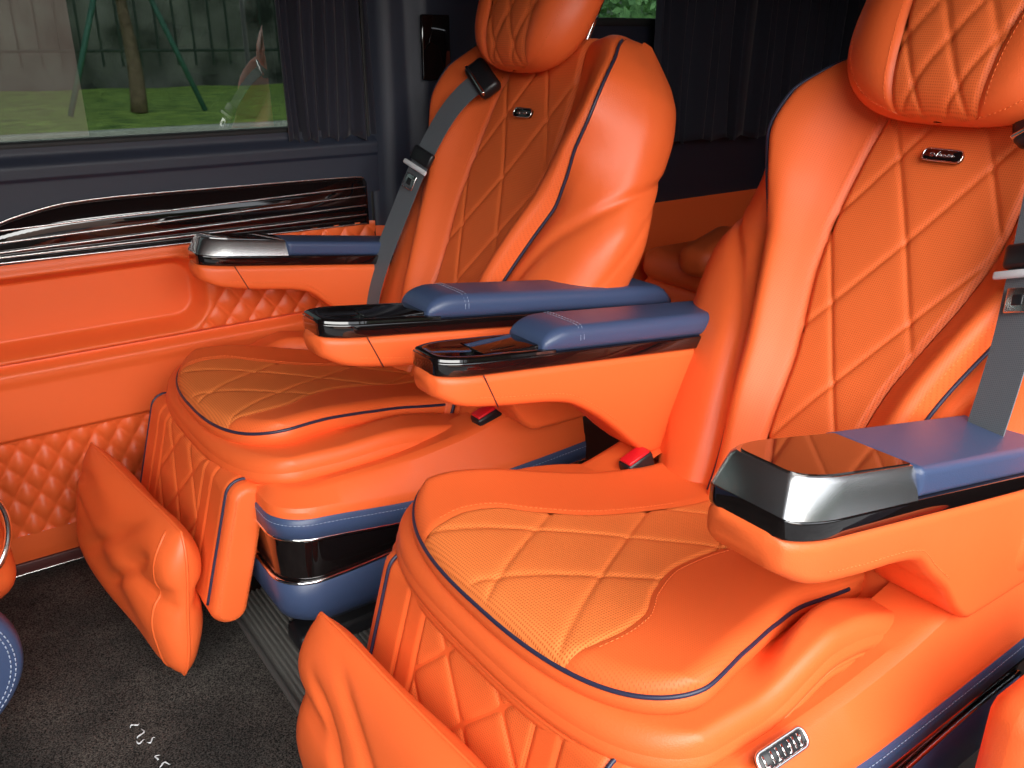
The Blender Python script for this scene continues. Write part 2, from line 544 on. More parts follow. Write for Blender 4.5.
    for s_ in ss:
        x0 = front(tt, LX, .096, 3.0)
        xx = x0 + (LR - x0) * s_
        b = tt * LW * (1 - .05 * sm(.6, .9, xx))
        dd = np.minimum(xx - x0, (1 - np.abs(tt)) * LW * 1.6)
        dr = RE - np.sqrt(np.maximum(RE * RE - np.maximum(RE - dd, 0) ** 2, 0))
        rows.append(np.stack([xx, b + bc, low_top(xx, b) - dr * 1.0], -1))
    R = np.array(rows)
    body = MB().grid(R)
    # skirt round the front and both sides
    per = np.concatenate([R[::-1, 0], R[0, 1:-1], R[:, -1]])
    cen = np.array([.66, bc, 0])
    def inset(P, k, dz):
        Q = P.copy(); v = Q[:, :2] - cen[:2]; v /= np.linalg.norm(v, axis=1, keepdims=True)
        Q[:, :2] -= v * k
        Q[:, 2] += dz
        return Q
    sk = [per, inset(per, -.003, -.007), inset(per, -.003, -.014), inset(per, .002, -.020), inset(per, .006, -.0225), inset(per, .001, -.026), inset(per, .001, -.034), inset(per, .010, -.044), inset(per, .04, -.050)]
    body.grid(np.array(sk))
    cush = body.build('seat_cushion', M['leather'], root, m)
    MB().tube(inset(per, .0015, -.0215)[12:-12], .0026, 6).build('seam_cord', M['leather'], cush, m)
    # pad with skirt
    neg = lambda f: (lambda x: -f(x))
    edgef = lambda x: wpad(x)
    pl = pad_strip(wci, edgef, 34, edge_hi=True)
    pr_ = pad_strip(neg(edgef), neg(wci), 34, edge_lo=True)
    pi = pad_strip(neg(wci), wci, 96, q=True)
    bx = sx
    # border of the pad (for skirt and piping)
    tb = np.sin(np.linspace(-math.pi / 2, math.pi / 2, 80))
    fb = np.stack([front(tb, XF), tb * wpad(front(tb, XF)) + bc, np.zeros(80)], -1)
    xs = np.linspace(front(1., XF), XR, 60)[1:]
    rb = np.stack([xs, wpad(xs) + bc, 0 * xs], -1)
    lb = np.stack([xs, -wpad(xs) + bc, 0 * xs], -1)[::-1]
    bord = np.concatenate([lb, fb, rb])
    bord[:, 2] = pad_top(bord[:, 0], bord[:, 1] - bc) + .004 - .0176
    padm = MB()
    padm.grid(np.array([bord, inset(bord, -.003, -.006), inset(bord, -.003, -.014), inset(bord, .001, -.021), inset(bord, .012, -.034)]))
    pad = padm.build('cushion_pad', M['leather'], cush and root, m)
    pi.build('cushion_insert', M['mesh'], pad, m, label='quilted mesh seat panel')
    pl.build('cushion_side_panel', M['perf'], pad, m)
    pr_.build('cushion_side_panel', M['perf'], pad, m)
    MB().tube(inset(bord, -.0005, .0005)[10:-10], .0026, 8).build('piping', M['navypipe'], pad, m, label='dark blue piping')
    xq = np.linspace(.47, .8, 80)
    for sg in (1, -1):
        stitch_run(np.stack([xq, sg * (wci(xq) + .008) + bc, pad_top(xq, wci(xq) + .008) + .0042], -1), material=M['thread'], parent=pad, m=m)

    # ---------- leg rest
    lu = np.array([.27, 0, .963]); ln = np.array([-.963, 0, .27])
    lorg = np.array([.371 + leg_dx, bc, .258])
    def LG(b, v, n):
        b, v, n = np.broadcast_arrays(np.asarray(b, float), v, n)
        return lorg + b[..., None] * np.array([0, 1., 0]) + v[..., None] * lu + n[..., None] * ln
    lg = MB()
    stn = []
    HB, HV, HT = .238, .119, .029
    for bb, k in zip(np.concatenate([-HB + .02 * (1 - np.cos(np.linspace(0, 1.57, 8))), HB - .02 * (1 - np.cos(np.linspace(1.57, 0, 8)))]),
                     np.concatenate([np.sin(np.linspace(.35, 1.57, 8)), np.sin(np.linspace(1.57, .35, 8))])):
        ins_ = .02 * (1 - k)
        lp = rrect(HT - ins_, -HV + ins_, HV - ins_, .026, 7)
        stn.append(LG(np.full(len(lp), bb), lp[:, 1], lp[:, 0]))
    lg.loft(stn)
    leg = lg.build('leg_rest', M['leather'], root, m)
    def leg_face(b0, b1, nb, q=False):
        # wraps over the rounded top edge
        bb = np.linspace(b0, b1, nb)[None, :]
        r = .026
        arc = np.linspace(0, math.pi / 2, 12)[1:]
        v = np.concatenate([np.linspace(-HV + r, HV - r, 70), HV - r + r * np.sin(arc), np.full(8, HV)])
        n = np.concatenate([np.full(70, HT), HT - r + r * np.cos(arc), np.linspace(HT - r, -.01, 9)[1:]])
        arcl = np.concatenate([[0], np.cumsum(np.hypot(np.diff(v), np.diff(n)))])[:, None] - .1
        off = .0035
        if q:
            off = off - quilt(bb, arcl, (-.12, .0, .12, .24), .95, .003, .003)
        ed = np.minimum(bb - b0, b1 - bb)
        off = off - groove(ed, .003, .0035)
        dirv = np.concatenate([np.zeros(70), np.sin(arc), np.ones(8)])[:, None]
        dirn = np.concatenate([np.ones(70), np.cos(arc), np.zeros(8)])[:, None]
        return MB().grid(LG(bb + 0 * arcl, v[:, None] + off * dirv, n[:, None] + off * dirn), np.stack(np.broadcast_arrays(bb + 0 * arcl, arcl + 0 * bb), -1))
    leg_face(-.112, .112, 100, True).build('leg_rest_insert', M['insert'], leg, m, label='quilted mesh leg rest panel')
    for sg in (1, -1):
        leg_face(*sorted((sg * .112, sg * .152)), 16).build('leg_rest_strip', M['leather'], leg, m)
        leg_face(*sorted((sg * .152, sg * .210)), 24).build('leg_rest_band', M['perf'], leg, m, label='perforated band on leg rest')
        arc = np.linspace(0, math.pi / 2, 12)
        v = np.concatenate([np.linspace(-HV + .026, HV - .026, 20), HV - .026 + .026 * np.sin(arc), [HV, HV]])
        n = np.concatenate([np.full(20, HT), HT - .026 + .026 * np.cos(arc), [0, -.01]])
        MB().tube(LG(np.full(len(v), sg * .2125), v + .001, n + .001), .0026, 8).build('piping', M['navypipe'], leg, m, label='dark blue piping')
    lp = rrect(HT - .008, -HV + .010, HV - .008, .02, 7)
    for sg in (1, -1):
        stitch_run(LG(np.full(len(lp) + 1, sg * (HB + .0002)), np.append(lp[:, 1], lp[0, 1]), np.append(lp[:, 0], lp[0, 0])), material=M['thread'], parent=leg, m=m)
    MB().box((.43 + leg_dx, bc, .27), (.05, .42, .18), .012).build('leg_rest_bracket', M['leather'], root, m)

    # ---------- base
    xo = .452
    def ring(z, hw, x0, xr, n=34, rc=.06):
        pts = []
        for t in np.linspace(xr, x0 + rc, n): pts.append((t, hw, z))
        for k in range(1, 9):
            a_ = math.pi / 2 * k / 9
            pts.append((x0 + rc - rc * math.sin(a_), hw - rc + rc * math.cos(a_), z))
        for t in np.linspace(hw - rc, -hw + rc, 12): pts.append((x0, t, z))
        for k in range(1, 9):
            a_ = math.pi / 2 * k / 9
            pts.append((x0 + rc - rc * math.cos(a_), -hw + rc - rc * math.sin(a_), z))
        for t in np.linspace(x0 + rc, xr, n): pts.append((t, -hw, z))
        return np.array(pts)
    XB = 1.02
    rise = tab([(.40, .0), (.62, .0), (.76, .006), (.90, .024), (1.02, .05)])
    def rings(hw, x0, zf):
        r_ = ring(0, hw, x0, XB)
        r_[:, 2] = zf(r_[:, 0])
        r_[:, 1] += bc * .5
        return r_
    z_top = lambda x: .375 + rise(x) * 1.7
    z_b = lambda x: .345 + rise(x) * .2 - .030 * sm(.44, .72, x)
    z_k1 = lambda x: .310 + rise(x) * .2 - .030 * sm(.44, .72, x)
    z_k2 = lambda x: .233 + .034 * sm(.5, .98, x)
    z_l = lambda x: .158 + 0 * x
    o_ = [rings(.20, xo + .06, lambda x: z_top(x) - .004), rings(.262, xo + .012, lambda x: z_top(x) + .002), rings(.272, xo + .008, lambda x: z_top(x) - .001), rings(.276, xo + .005, lambda x: z_top(x) - .004),
          rings(.299, xo - .006, lambda x: z_b(x) + .016), rings(.302, xo - .0075, lambda x: z_b(x) + .010), rings(.303, xo - .008, z_b)]
    base = MB().grid(np.array(o_)).build('seat_base', M['leather'], root, m)
    autosmooth(base, 22)
    MB().grid(np.array([rings(.301, xo - .006, lambda x: z_b(x) + .001), rings(.3055, xo - .010, lambda x: z_b(x) - .003), rings(.3055, xo - .010, lambda x: z_k1(x) + .002), rings(.300, xo - .006, z_k1)])).build('upper_navy_band', M['navy'], base, m, label='navy leather band')
    MB().grid(np.array([rings(.3005, xo - .005, z_k1), rings(.3015, xo - .006, lambda x: .5 * (z_k1(x) + z_k2(x))), rings(.3005, xo - .005, z_k2)])).build('gloss_panel', M['gloss'], base, m, label='glossy black lacquer panel')
    MB().grid(np.array([rings(.300, xo - .005, z_k2), rings(.3055, xo - .010, lambda x: z_k2(x) - .004), rings(.303, xo - .008, lambda x: z_l(x) + .02), rings(.295, xo, z_l),
                        rings(.275, xo + .02, lambda x: z_l(x) - .022), rings(.24, xo + .05, lambda x: z_l(x) - .030), rings(.05, xo + .2, lambda x: z_l(x) - .030)])).build('lower_navy_skirt', M['navy'], base, m, label='navy leather skirt')
    for zf in (z_k1, z_k2):
        MB().tube(rings(.3035, xo - .008, zf), .0032, 8).build('chrome_strip', M['chrome'], base, m, label='chrome strip')
    for zf, off in ((z_b, .0068),):
        stitch_run(rings(.3062, xo - .0105, lambda x: zf(x) - .009), material=M['bluethread'], parent=base, m=m)
    pd = MB()
    pd.box((.78, bc, .085), (.44, .40, .15), .02)
    for sg in (1, -1): pd.box((.78, bc + sg * .17, .02), (.56, .07, .04), .012)
    pd.build('pedestal', M['plastic'], root, m, label='black plastic pedestal and rail covers')
    # base tag on the outer side
    def TG(u, v, n_):
        x = .565 + np.asarray(u, float)
        up = np.array([0, .70, .71]); nn = np.array([0, -.71, .70])
        c = np.array([0, -.284 + bc * .5, .385])
        u = np.asarray(u, float); v = np.asarray(v, float); n_ = np.asarray(n_, float)
        sh = np.broadcast_arrays(u, v, n_)
        ux = np.array([1, 0, -.0])
        return c + np.array([.565, 0, 0]) + sh[0][..., None] * ux + sh[1][..., None] * up + sh[2][..., None] * nn
    tg = badge_plate(TG, .032, .0085, .003).build('base_tag', M['plastic'], base, m, label='metal tag with cut letters')
    badge_rim(TG, .033, .0092, .0034, .0020).build('tag_rim', M['brushed'], tg, m)
    glyphs = [[(0, 0, 0, 1), (0, 0, 1, 0)], [(.5, 0, .5, 1)], [(.5, 0, .5, 1), (0, 0, 1, 0)], [(.5, 0, .5, 1)],
              [(.8, 0, .8, 1), (.1, 0, .8, 0), (.2, .5, .8, .5)], [(.5, 0, .5, 1)], [(.4, 0, .4, 1), (.4, .4, 1, .75), (0, 0, .8, 0)]]
    gm = MB()
    for k, g in enumerate(glyphs):
        u0 = -.026 + k * .0078
        for x0, y0, x1, y1 in g:
            P = TG(np.array([u0 + x0 * .0055, u0 + x1 * .0055]), np.array([-.0055 + y0 * .011, -.0055 + y1 * .011]), np.array([.0036, .0036]))
            gm.tube(P, .0013, 6)
    gm.build('tag_lettering', M['chrome'], tg, m)

    # ---------- armrests
    for A in arms:
        sg_b, tip, zb0, slope, kind, rear = A['b'], A['tip'], A['z'], A['slope'], A['kind'], A['rear']
        zb = lambda x: zb0 - slope * (np.asarray(x, float) - tip)
        HWD = A.get('hw', .045); DP = A.get('dep', 1.0)
        def hwf(x, hw=HWD, fl=A.get('fl', .50), d=A.get('d', .058), t0=None):
            s_ = np.clip((x - (tip if t0 is None else t0)) / d, 0, 1)
            return hw * (fl + (1 - fl) * math.sqrt(max(0, 1 - (1 - s_) ** 2)))
        yaw = A.get('yaw', 0)
        def sec(x, hw, z0, z1, r, n=5):
            lp = rrect(hw, z0, z1, r, n)
            return np.stack([np.full(len(lp), x), lp[:, 0] + sg_b + yaw * (x - tip), lp[:, 1]], -1)
        zbot = tab([(tip - .001, float(zb(tip)) - .030 * DP), (tip + .03, float(zb(tip)) - .046 * DP), (tip + .09, float(zb(tip)) - .060 * DP), (min(tip + .20, .74), float(zb(tip)) - .082 * DP), (.765, A['low']), (.80, A['low'] - .03), (.84, .425), (.87, .405), (1.2, .40)])
        X = np.concatenate([tip + A.get('d', .058) * (1 - np.cos(np.linspace(0, 1.57, 9))), np.linspace(tip + A.get('d', .058) + .005, rear, 60)])
        bodyl = [sec(x, hwf(x), float(zbot(x)), float(zb(x)), .012) for x in X]
        # nose cap ring to soften the front
        x0 = X[0]
        bodyl = [sec(x0 - .004, hwf(x0) * .8, float(zbot(x0)) + .012, float(zb(x0)) - .004, .008)] + bodyl
        arm = MB().loft(bodyl).build('armrest', M['leather'], root, m)
        autosmooth(arm, 60)
        BH = .0185
        bl = [sec(x, hwf(x) + .0008 - (.004 if i == 0 else 0), float(zb(x)) - .001, float(zb(x)) + BH, .003, 3) for i, x in enumerate(X)]
        band = MB().loft(bl).build('lacquer_band', M['gloss'], arm, m, label='glossy black lacquer band')
        autosmooth(band, 40)
        if kind == 'screen':
            xe = tip + A['cap']
            Xc = np.concatenate([tip + A.get('d', .058) * (1 - np.cos(np.linspace(0, 1.57, 9))), np.linspace(tip + A.get('d', .058) + .005, xe, 8)])
            loops = []
            TH = A.get('th', .040)
            for lev, ins_, fw in ((BH, 0, 0), (BH + TH - .004, .0075, .012), (BH + TH, .011, .016)):
                pts = []
                up = [(x + fw * (1 - (x - tip) / (xe - tip)), (hwf(x) - ins_), float(zb(x)) + lev) for x in Xc]
                pts = [(x, sg_b + h + yaw * (x - tip), z) for x, h, z in up[::-1]] + [(x, sg_b - h + yaw * (x - tip), z) for x, h, z in up]
                loops.append(np.array(pts))
            cap = MB().loft(loops).build('screen_housing', M['brushed'], arm, m, label='brushed aluminium screen housing')
            autosmooth(cap, 30)
            scr = []
            for lev, ins_ in ((BH + TH - .001, .0135), (BH + TH + .0012, .0140)):
                up = [(x + .019 * (1 - (x - tip) / (xe - tip)), hwf(x) - ins_, float(zb(x)) + lev) for x in Xc]
                scr.append(np.array([(x, sg_b + h + yaw * (x - tip), z) for x, h, z in up[::-1]] + [(x, sg_b - h + yaw * (x - tip), z) for x, h, z in up]))
            autosmooth(MB().loft(scr).build('touch_screen', M['screen'], arm, m, label='dark reflective touch screen'), 30)
            Xp = np.linspace(xe + .001, rear, 40)
            pb = [sec(x, HWD - .002, float(zb(x)) + BH - .001, float(zb(x)) + BH + TH - .0005, .008, 6) for x in Xp]
            MB().loft(pb).build('armrest_pad', M['navy'], arm, m, label='navy leather arm pad')
        else:
            xe = tip + A['cap']
            # tray: rim, recess and cup ring
            tr = MB()
            def lp_at(d, z, x1):
                Xc = np.concatenate([tip + A.get('d', .058) * (1 - np.cos(np.linspace(0, 1.57, 9))), np.linspace(tip + A.get('d', .058) + .005, x1, 8)])
                Xc = tip + d + (Xc - tip) * (x1 - d - tip) / (x1 - tip)
                up = [(x, max(hwf(x - d) - d, .004), float(zb(x)) + z) for x in Xc]
                return np.array([(x, sg_b + h + yaw * (x - tip), z_) for x, h, z_ in up[::-1]] + [(x, sg_b - h + yaw * (x - tip), z_) for x, h, z_ in up])
            x1 = xe + .02
            tr.loft([lp_at(.001, BH - .001, x1), lp_at(.002, BH + .003, x1), lp_at(.005, BH + .005, x1), lp_at(.012, BH + .0048, x1), lp_at(.016, BH + .0015, x1)])
            autosmooth(tr.build('tray', M['gloss'], arm, m, label='glossy black storage tray'), 40)
            gr = MB()
            xr_ = np.linspace(tip + .075, xe + .005, 12)
            rid = [sec(x, .030, float(zb(x)) + BH, float(zb(x)) + BH + .003 + .006 * (k / 11) ** 1.5, .0025, 3) for k, x in enumerate(xr_)]
            gr.loft(rid)
            autosmooth(gr.build('tray_ridge', M['gloss'], arm, m), 40)
            Xp = np.concatenate([xe + .05 * (1 - np.cos(np.linspace(.05, 1.57, 10))), np.linspace(xe + .055, rear, 40)])
            def ph_(x):
                s_ = min(1, max(0, (x - xe) / .05)); return .006 + .028 * math.sqrt(max(0, 1 - (1 - s_) ** 2)) if s_ < 1 else .034
            pb = []
            for x in Xp:
                h = ph_(x)
                s_ = min(1, max(0, (x - xe) / .04))
                hw = (HWD + .001) * (.80 + .20 * math.sqrt(max(0, 1 - (1 - s_) ** 2)))
                end = max(0, (x - (rear - .03)) / .03)
                h *= math.sqrt(max(.05, 1 - end ** 2 * .8))
                pb.append(sec(x, hw, float(zb(x)) + BH - .002, float(zb(x)) + BH + h, .015, 6))
            MB().loft(pb).build('armrest_pad', M['navy'], arm, m, label='navy leather arm pad')
            xs_ = xe + .060
            lp = rrect(HWD + .0016, float(zb(xs_)) + BH + .002, float(zb(xs_)) + BH + .0346, .015, 6)
            for dx_ in (0, .006):
                k0 = lp[np.argsort(np.arctan2(lp[:, 1] - lp[:, 1].mean(), lp[:, 0]))]
                sel = [p for p in lp if p[1] > float(zb(xs_)) + BH + .006]
                sel = sorted(sel, key=lambda p: -p[0])
                stitch_run([(xs_ + dx_, p[0] + sg_b, p[1]) for p in sel], material=M['bluethread'], parent=arm, m=m)
        # leather seams on the body: nose seam
        sx_ = tip + .062
        for side in ((1, -1) if A.get('seam', True) else ()):
            zz = np.linspace(float(zb(sx_)) - .001, float(zbot(sx_ + .03)) + .004, 12)
            xx = sx_ + np.linspace(0, .022, 12)
            MB().tube(np.stack([xx, sg_b + side * np.array([hwf(x) + .0002 for x in xx]) + yaw * (xx - tip), zz], -1), .0009, 6).build('nose_seam', M['brown'], arm, m)
        xx = np.linspace(tip + .05, .80, 60)
        for side in (1, -1):
            stitch_run(np.stack([xx, np.full(60, sg_b + side * (HWD + .0003)) + yaw * (xx - tip), zbot(xx) + .016], -1), material=M['thread'], parent=arm, m=m)

    # ---------- seat belt on the outer shoulder
    pth = spline(np.array([(-.120, .580, .040), (-.146, .53, .058), (-.168, .47, .066), (-.192, .37, .066), (-.207, .29, .060), (-.219, .19, .054), (-.222, .12, .048), (-.222, .065, .036)]), 60)
    P = BK(pth[:, 0], pth[:, 1], pth[:, 2])
    T = np.gradient(P, axis=0); T /= np.linalg.norm(T, axis=1, keepdims=True)
    nn = Nv + np.array([0, .30, 0]); nn /= np.linalg.norm(nn)
    Bx = np.cross(T, nn); Bx /= np.linalg.norm(Bx, axis=1, keepdims=True)
    hw = .024
    arcl = np.concatenate([[0], np.cumsum(np.linalg.norm(np.diff(P, axis=0), axis=1))])
    off = np.cross(Bx, T)
    off *= np.sign((off @ nn))[:, None]
    us = np.linspace(-1, 1, 9)
    G1 = P[:, None] + us[None, :, None] * hw * Bx[:, None]
    uv = np.stack([np.broadcast_to(us * hw, (60, 9)), np.broadcast_to(arcl[:, None], (60, 9))], -1)
    bl = MB().grid(G1 + off[:, None] * .0008, uv).grid(G1 - off[:, None] * .0008, uv)
    bl.grid(np.stack([G1[:, 0] + off * .0008, G1[:, 0] - off * .0008], 1)).grid(np.stack([G1[:, -1] + off * .0008, G1[:, -1] - off * .0008], 1))
    belt = bl.build('seat_belt', M['belt'], root, m, label='grey webbing seat belt')
    # shoulder guide
    def plate(cidx, ln_, wd, th, mat_, name, r=.004, shift=0, par=belt, lab=None):
        c = P[cidx] + off[cidx] * shift
        rot = Matrix((Bx[cidx], T[cidx], off[cidx])).transposed()
        return MB().box(c, (wd, ln_, th), r, rot).build(name, mat_, par, m, label=lab)
    plate(1, .046, .082, .026, M['plastic'], 'belt_guide', .009, 0, belt, 'black shoulder belt guide')
    plate(3, .007, .080, .028, M['chrome'], 'guide_trim', .0028, 0, belt, 'chrome trim of belt guide')
    kl = int(np.argmin(np.abs(pth[:, 1] - .395)))
    plate(kl, .030, .058, .012, M['plastic'], 'latch_cover', .005, .003, belt, 'black latch cover')
    plate(kl + 2, .010, .070, .006, M['white'], 'latch_bar', .0029, .009, belt, 'pale metal latch bar')
    o1 = plate(kl + 5, .030, .030, .004, M['brushed'], 'latch_tongue', .0018, .006, belt, 'metal latch tongue')
    plate(kl + 5, .014, .014, .005, M['plastic'], 'tongue_slot', .002, .0065, o1)
    # buckle
    bk = empty_part = MB().box((.842, .225, .392), (.050, .030, .046), .006, Matrix.Rotation(math.radians(-18), 3, 'Y')).build('belt_buckle', M['plastic'], root, m)
    MB().box((.835, .225, .414), (.042, .024, .006), .002, Matrix.Rotation(math.radians(-18), 3, 'Y')).build('buckle_button', M['red'], bk, m, label='red release button')
    return root

def badge_loop(hu, hv, r=.4):
    out = []
    rr = hv * .75
    for cx, cz, a0 in ((hu - rr, hv - rr, 0), (-hu + rr, hv - rr, 90), (-hu + rr, -hv + rr, 180), (hu - rr, -hv + rr, 270)):
        for k in range(5):
            a_ = math.radians(a0 + 90 * k / 4)
            out.append((cx + rr * math.cos(a_), cz + rr * math.sin(a_)))
    return np.array(out)

def badge_plate(fn, hu, hv, th):
    lp = badge_loop(hu, hv)
    mb = MB()
    mb.loft([fn(lp[:, 0] * k, lp[:, 1] * k, np.full(len(lp), t)) for k, t in ((1, -th), (1, th * .7), (.96, th))])
    return mb

def badge_rim(fn, hu, hv, th, r=.0011):
    lp = badge_loop(hu, hv)
    return MB().tube(fn(lp[:, 0], lp[:, 1], np.full(len(lp), th * .8)), r, 6, closed=True)

def script_text(fn, w, h, m, parent):
    """flowing pen strokes of the script badge"""
    strokes = [[(-.48, -.1), (-.40, .25), (-.30, .1), (-.44, -.3), (-.32, -.25), (-.2, .1), (-.12, .55), (-.18, .2), (-.2, -.3), (-.12, -.1), (-.05, .15), (-.04, -.25), (.03, .12), (.06, -.25), (.12, .1), (.15, -.2), (.2, -.05), (.25, .15), (.2, -.15), (.28, -.2), (.36, .15), (.38, .05), (.38, -.2), (.48, -.05)]]
    mb = MB()
    for s in strokes:
        p = spline([(a, b, 0) for a, b in s], 120)
        # read left to right from the front of the seat: the viewer's right is -b when unmirrored
        u = -p[:, 0] * w * (1 if m > 0 else -1)
        mb.tube(fn(u, p[:, 1] * h, np.zeros(len(p))), .0005, 5)
    return mb.build('script_lettering', M['chrome'], parent, m)

near = make_seat(1, (0, .63, 0), 'orange leather captain seat nearest the camera, partly cut off at right', .885, 31,
                 [dict(b=-.224, tip=.528, z=.624, slope=.185, kind='screen', cap=.176, rear=1.06, low=.500, th=.031, dep=1.12, hw=.054, d=.055, fl=.66, seam=False),
                  dict(b=.272, tip=.502, z=.612, slope=.11, kind='tray', cap=.160, rear=1.05, low=.492)], .727, .176, .058, .036, .006, 1.03)
far = make_seat(-1, (-.09, 1.355, 0), 'orange leather captain seat beside the window wall', .847, 27,
                [dict(b=-.275, tip=.520, z=.618, slope=.13, kind='screen', cap=.168, rear=1.06, low=.500, th=.027),
                 dict(b=.285, tip=.514, z=.633, slope=.125, kind='tray', cap=.160, rear=1.155, low=.520)], .762, .150, .040, -.058, -.021, .90)

# ------------------------------------------------------------------ foot pillows
def pillow(name, loc, yaw, m, label, group):
    root_m = MB()
    nu, nv = 60, 50
    u = np.sin(np.linspace(-math.pi / 2, math.pi / 2, nu))[None, :]
    v = np.sin(np.linspace(-math.pi / 2, math.pi / 2, nv))[:, None]
    HU, HVV, T, LEAN = .240, .136, .042, .12
    def folds(u, v):
        wr = .0030 * np.sin(5 * u + 4 * v) + .0022 * np.sin(8 * v + 3 * u + 1)
        wr = wr - .006 * np.exp(-((v + .25 * u - .30) / .08) ** 2) * sm(.15, .8, u) - .006 * np.exp(-((v - .3 * u + .05) / .08) ** 2) * sm(.2, .9, u)
        wr = wr - .006 * np.exp(-((v - .35 * u - .9) / .09) ** 2) * sm(-.3, -.9, u) - .005 * np.exp(-((v + .5 * u + .1) / .10) ** 2) * sm(-.2, -.8, u)
        wr = wr - .012 * np.exp(-((v - 1.3 * u + .35) / .10) ** 2) * sm(-.75, -.1, v) * sm(.95, .3, v) * sm(.80, .55, np.abs(u)) - .010 * np.exp(-((v - 1.1 * u - .30) / .09) ** 2) * sm(-.7, 0, v) * sm(1, .5, v) * sm(.80, .55, np.abs(u))
        return wr
    for side in (1, -1):
        c = (1 - np.abs(u) ** 8) ** .5 * (1 - np.abs(v) ** 2.6) ** .55
        b = u * HU * (1 - .05 * (1 - v ** 2)) * (1 - .13 * v ** 4)
        w = v * HVV * (1 - .06 * (1 - u ** 2)) * (1 - .07 * u ** 4)
        wr = folds(u, v)
        n = side * (T * c + wr * np.minimum(c * 1.6, 1))
        up = np.array([LEAN, 0, math.sqrt(1 - LEAN ** 2)]); nn = np.array([-math.sqrt(1 - LEAN ** 2), 0, LEAN])
        X = b[..., None] * np.array([0, 1, 0]) + w[..., None] * up + n[..., None] * nn
        root_m.grid(X)
    o = root_m.build(name, M['leather'], None, m)
    bm = bmesh.new(); bm.from_mesh(o.data)
    bmesh.ops.remove_doubles(bm, verts=bm.verts, dist=.0004)
    bmesh.ops.recalc_face_normals(bm, faces=bm.faces)
    bm.to_mesh(o.data); bm.free()
    o.location = loc
    o.rotation_euler = (0, 0, yaw)
    tag(o, label, 'cushion', group)
    th = np.linspace(0, 1, 60)
    # seam cord round the border
    eu = np.concatenate([np.linspace(-1, 1, 40), np.ones(30), np.linspace(1, -1, 40), -np.ones(30)])
    ev = np.concatenate([-np.ones(40), np.linspace(-1, 1, 30), np.ones(40), np.linspace(1, -1, 30)])
    b = eu * HU * (1 - .05 * (1 - ev ** 2)) * (1 - .13 * ev ** 4); w = ev * HVV * (1 - .06 * (1 - eu ** 2)) * (1 - .07 * eu ** 4)
    P = b[:, None] * np.array([0, m, 0]) + w[:, None] * np.array([LEAN, 0, math.sqrt(1 - LEAN ** 2)])
    MB().tube(P, .0025, 6, closed=True).build('seam_cord', M['leather'], o, m)
    v = np.linspace(-.93, .93, 40); u = (.80 + .05 * v ** 2) * (1 if m < 0 else -1)
    c = (1 - np.abs(u) ** 8) ** .5 * (1 - np.abs(v) ** 2.6) ** .55
    P = (u * HU * (1 - .05 * (1 - v ** 2)) * (1 - .13 * v ** 4))[:, None] * np.array([0, 1, 0]) + (v * HVV * (1 - .06 * (1 - u ** 2)) * (1 - .07 * u ** 4))[:, None] * np.array([LEAN, 0, math.sqrt(1 - LEAN ** 2)]) + (T * c + folds(u, v) * np.minimum(c * 1.6, 1) - .0022)[:, None] * np.array([-math.sqrt(1 - LEAN ** 2), 0, LEAN])
    MB().tube(P, .0034, 8).build('gusset_seam', M['leather'], o, m)
    return o
pillow('foot_pillow', (.212, 1.428, .178), .11, -1, 'soft orange leather pillow leaning on the leg rest by the window wall', 'leather foot pillows')
pillow('foot_pillow', (.334, .690, .188), .06, 1, 'soft orange leather pillow at the bottom centre of the picture, before the nearer seat', 'leather foot pillows')

# ------------------------------------------------------------------ the van body
YW = 1.775
def struct(o, label=None):
    o['kind'] = 'structure'
    if label: o['label'] = label
    return o

# floor
cm = bpy.data.materials.new('black_carpet'); cm.use_nodes = True
nt = cm.node_tree; bs = nt.nodes['Principled BSDF']
tc = nt.nodes.new('ShaderNodeTexCoord'); nz = nt.nodes.new('ShaderNodeTexNoise'); nz.inputs['Scale'].default_value = 420; nz.inputs['Detail'].default_value = 2
nz2 = nt.nodes.new('ShaderNodeTexNoise'); nz2.inputs['Scale'].default_value = 7; nz2.inputs['Detail'].default_value = 5
rp = nt.nodes.new('ShaderNodeValToRGB')
rp.color_ramp.elements[0].position = .35; rp.color_ramp.elements[0].color = (.006, .006, .006, 1)
rp.color_ramp.elements[1].position = .70; rp.color_ramp.elements[1].color = (.105, .096, .088, 1)
rp2 = nt.nodes.new('ShaderNodeValToRGB')
rp2.color_ramp.elements[0].position = .35; rp2.color_ramp.elements[0].color = (.6, .6, .6, 1)
rp2.color_ramp.elements[1].position = .65; rp2.color_ramp.elements[1].color = (1.3, 1.25, 1.2, 1)
mx = nt.nodes.new('ShaderNodeMixRGB'); mx.blend_type = 'MULTIPLY'; mx.inputs[0].default_value = 1
nt.links.new(tc.outputs['Object'], nz.inputs['Vector']); nt.links.new(tc.outputs['Object'], nz2.inputs['Vector'])
nt.links.new(nz.outputs[0], rp.inputs[0]); nt.links.new(nz2.outputs[0], rp2.inputs[0])
nt.links.new(rp.outputs[0], mx.inputs[1]); nt.links.new(rp2.outputs[0], mx.inputs[2]); nt.links.new(mx.outputs[0], bs.inputs['Base Color'])
bp = nt.nodes.new('ShaderNodeBump'); bp.inputs['Strength'].default_value = .6; bp.inputs['Distance'].default_value = .004
nt.links.new(nz.outputs[0], bp.inputs['Height']); nt.links.new(bp.outputs[0], bs.inputs['Normal'])
bs.inputs['Roughness'].default_value = .95; bs.inputs['Specular IOR Level'].default_value = .15
M['carpet'] = cm

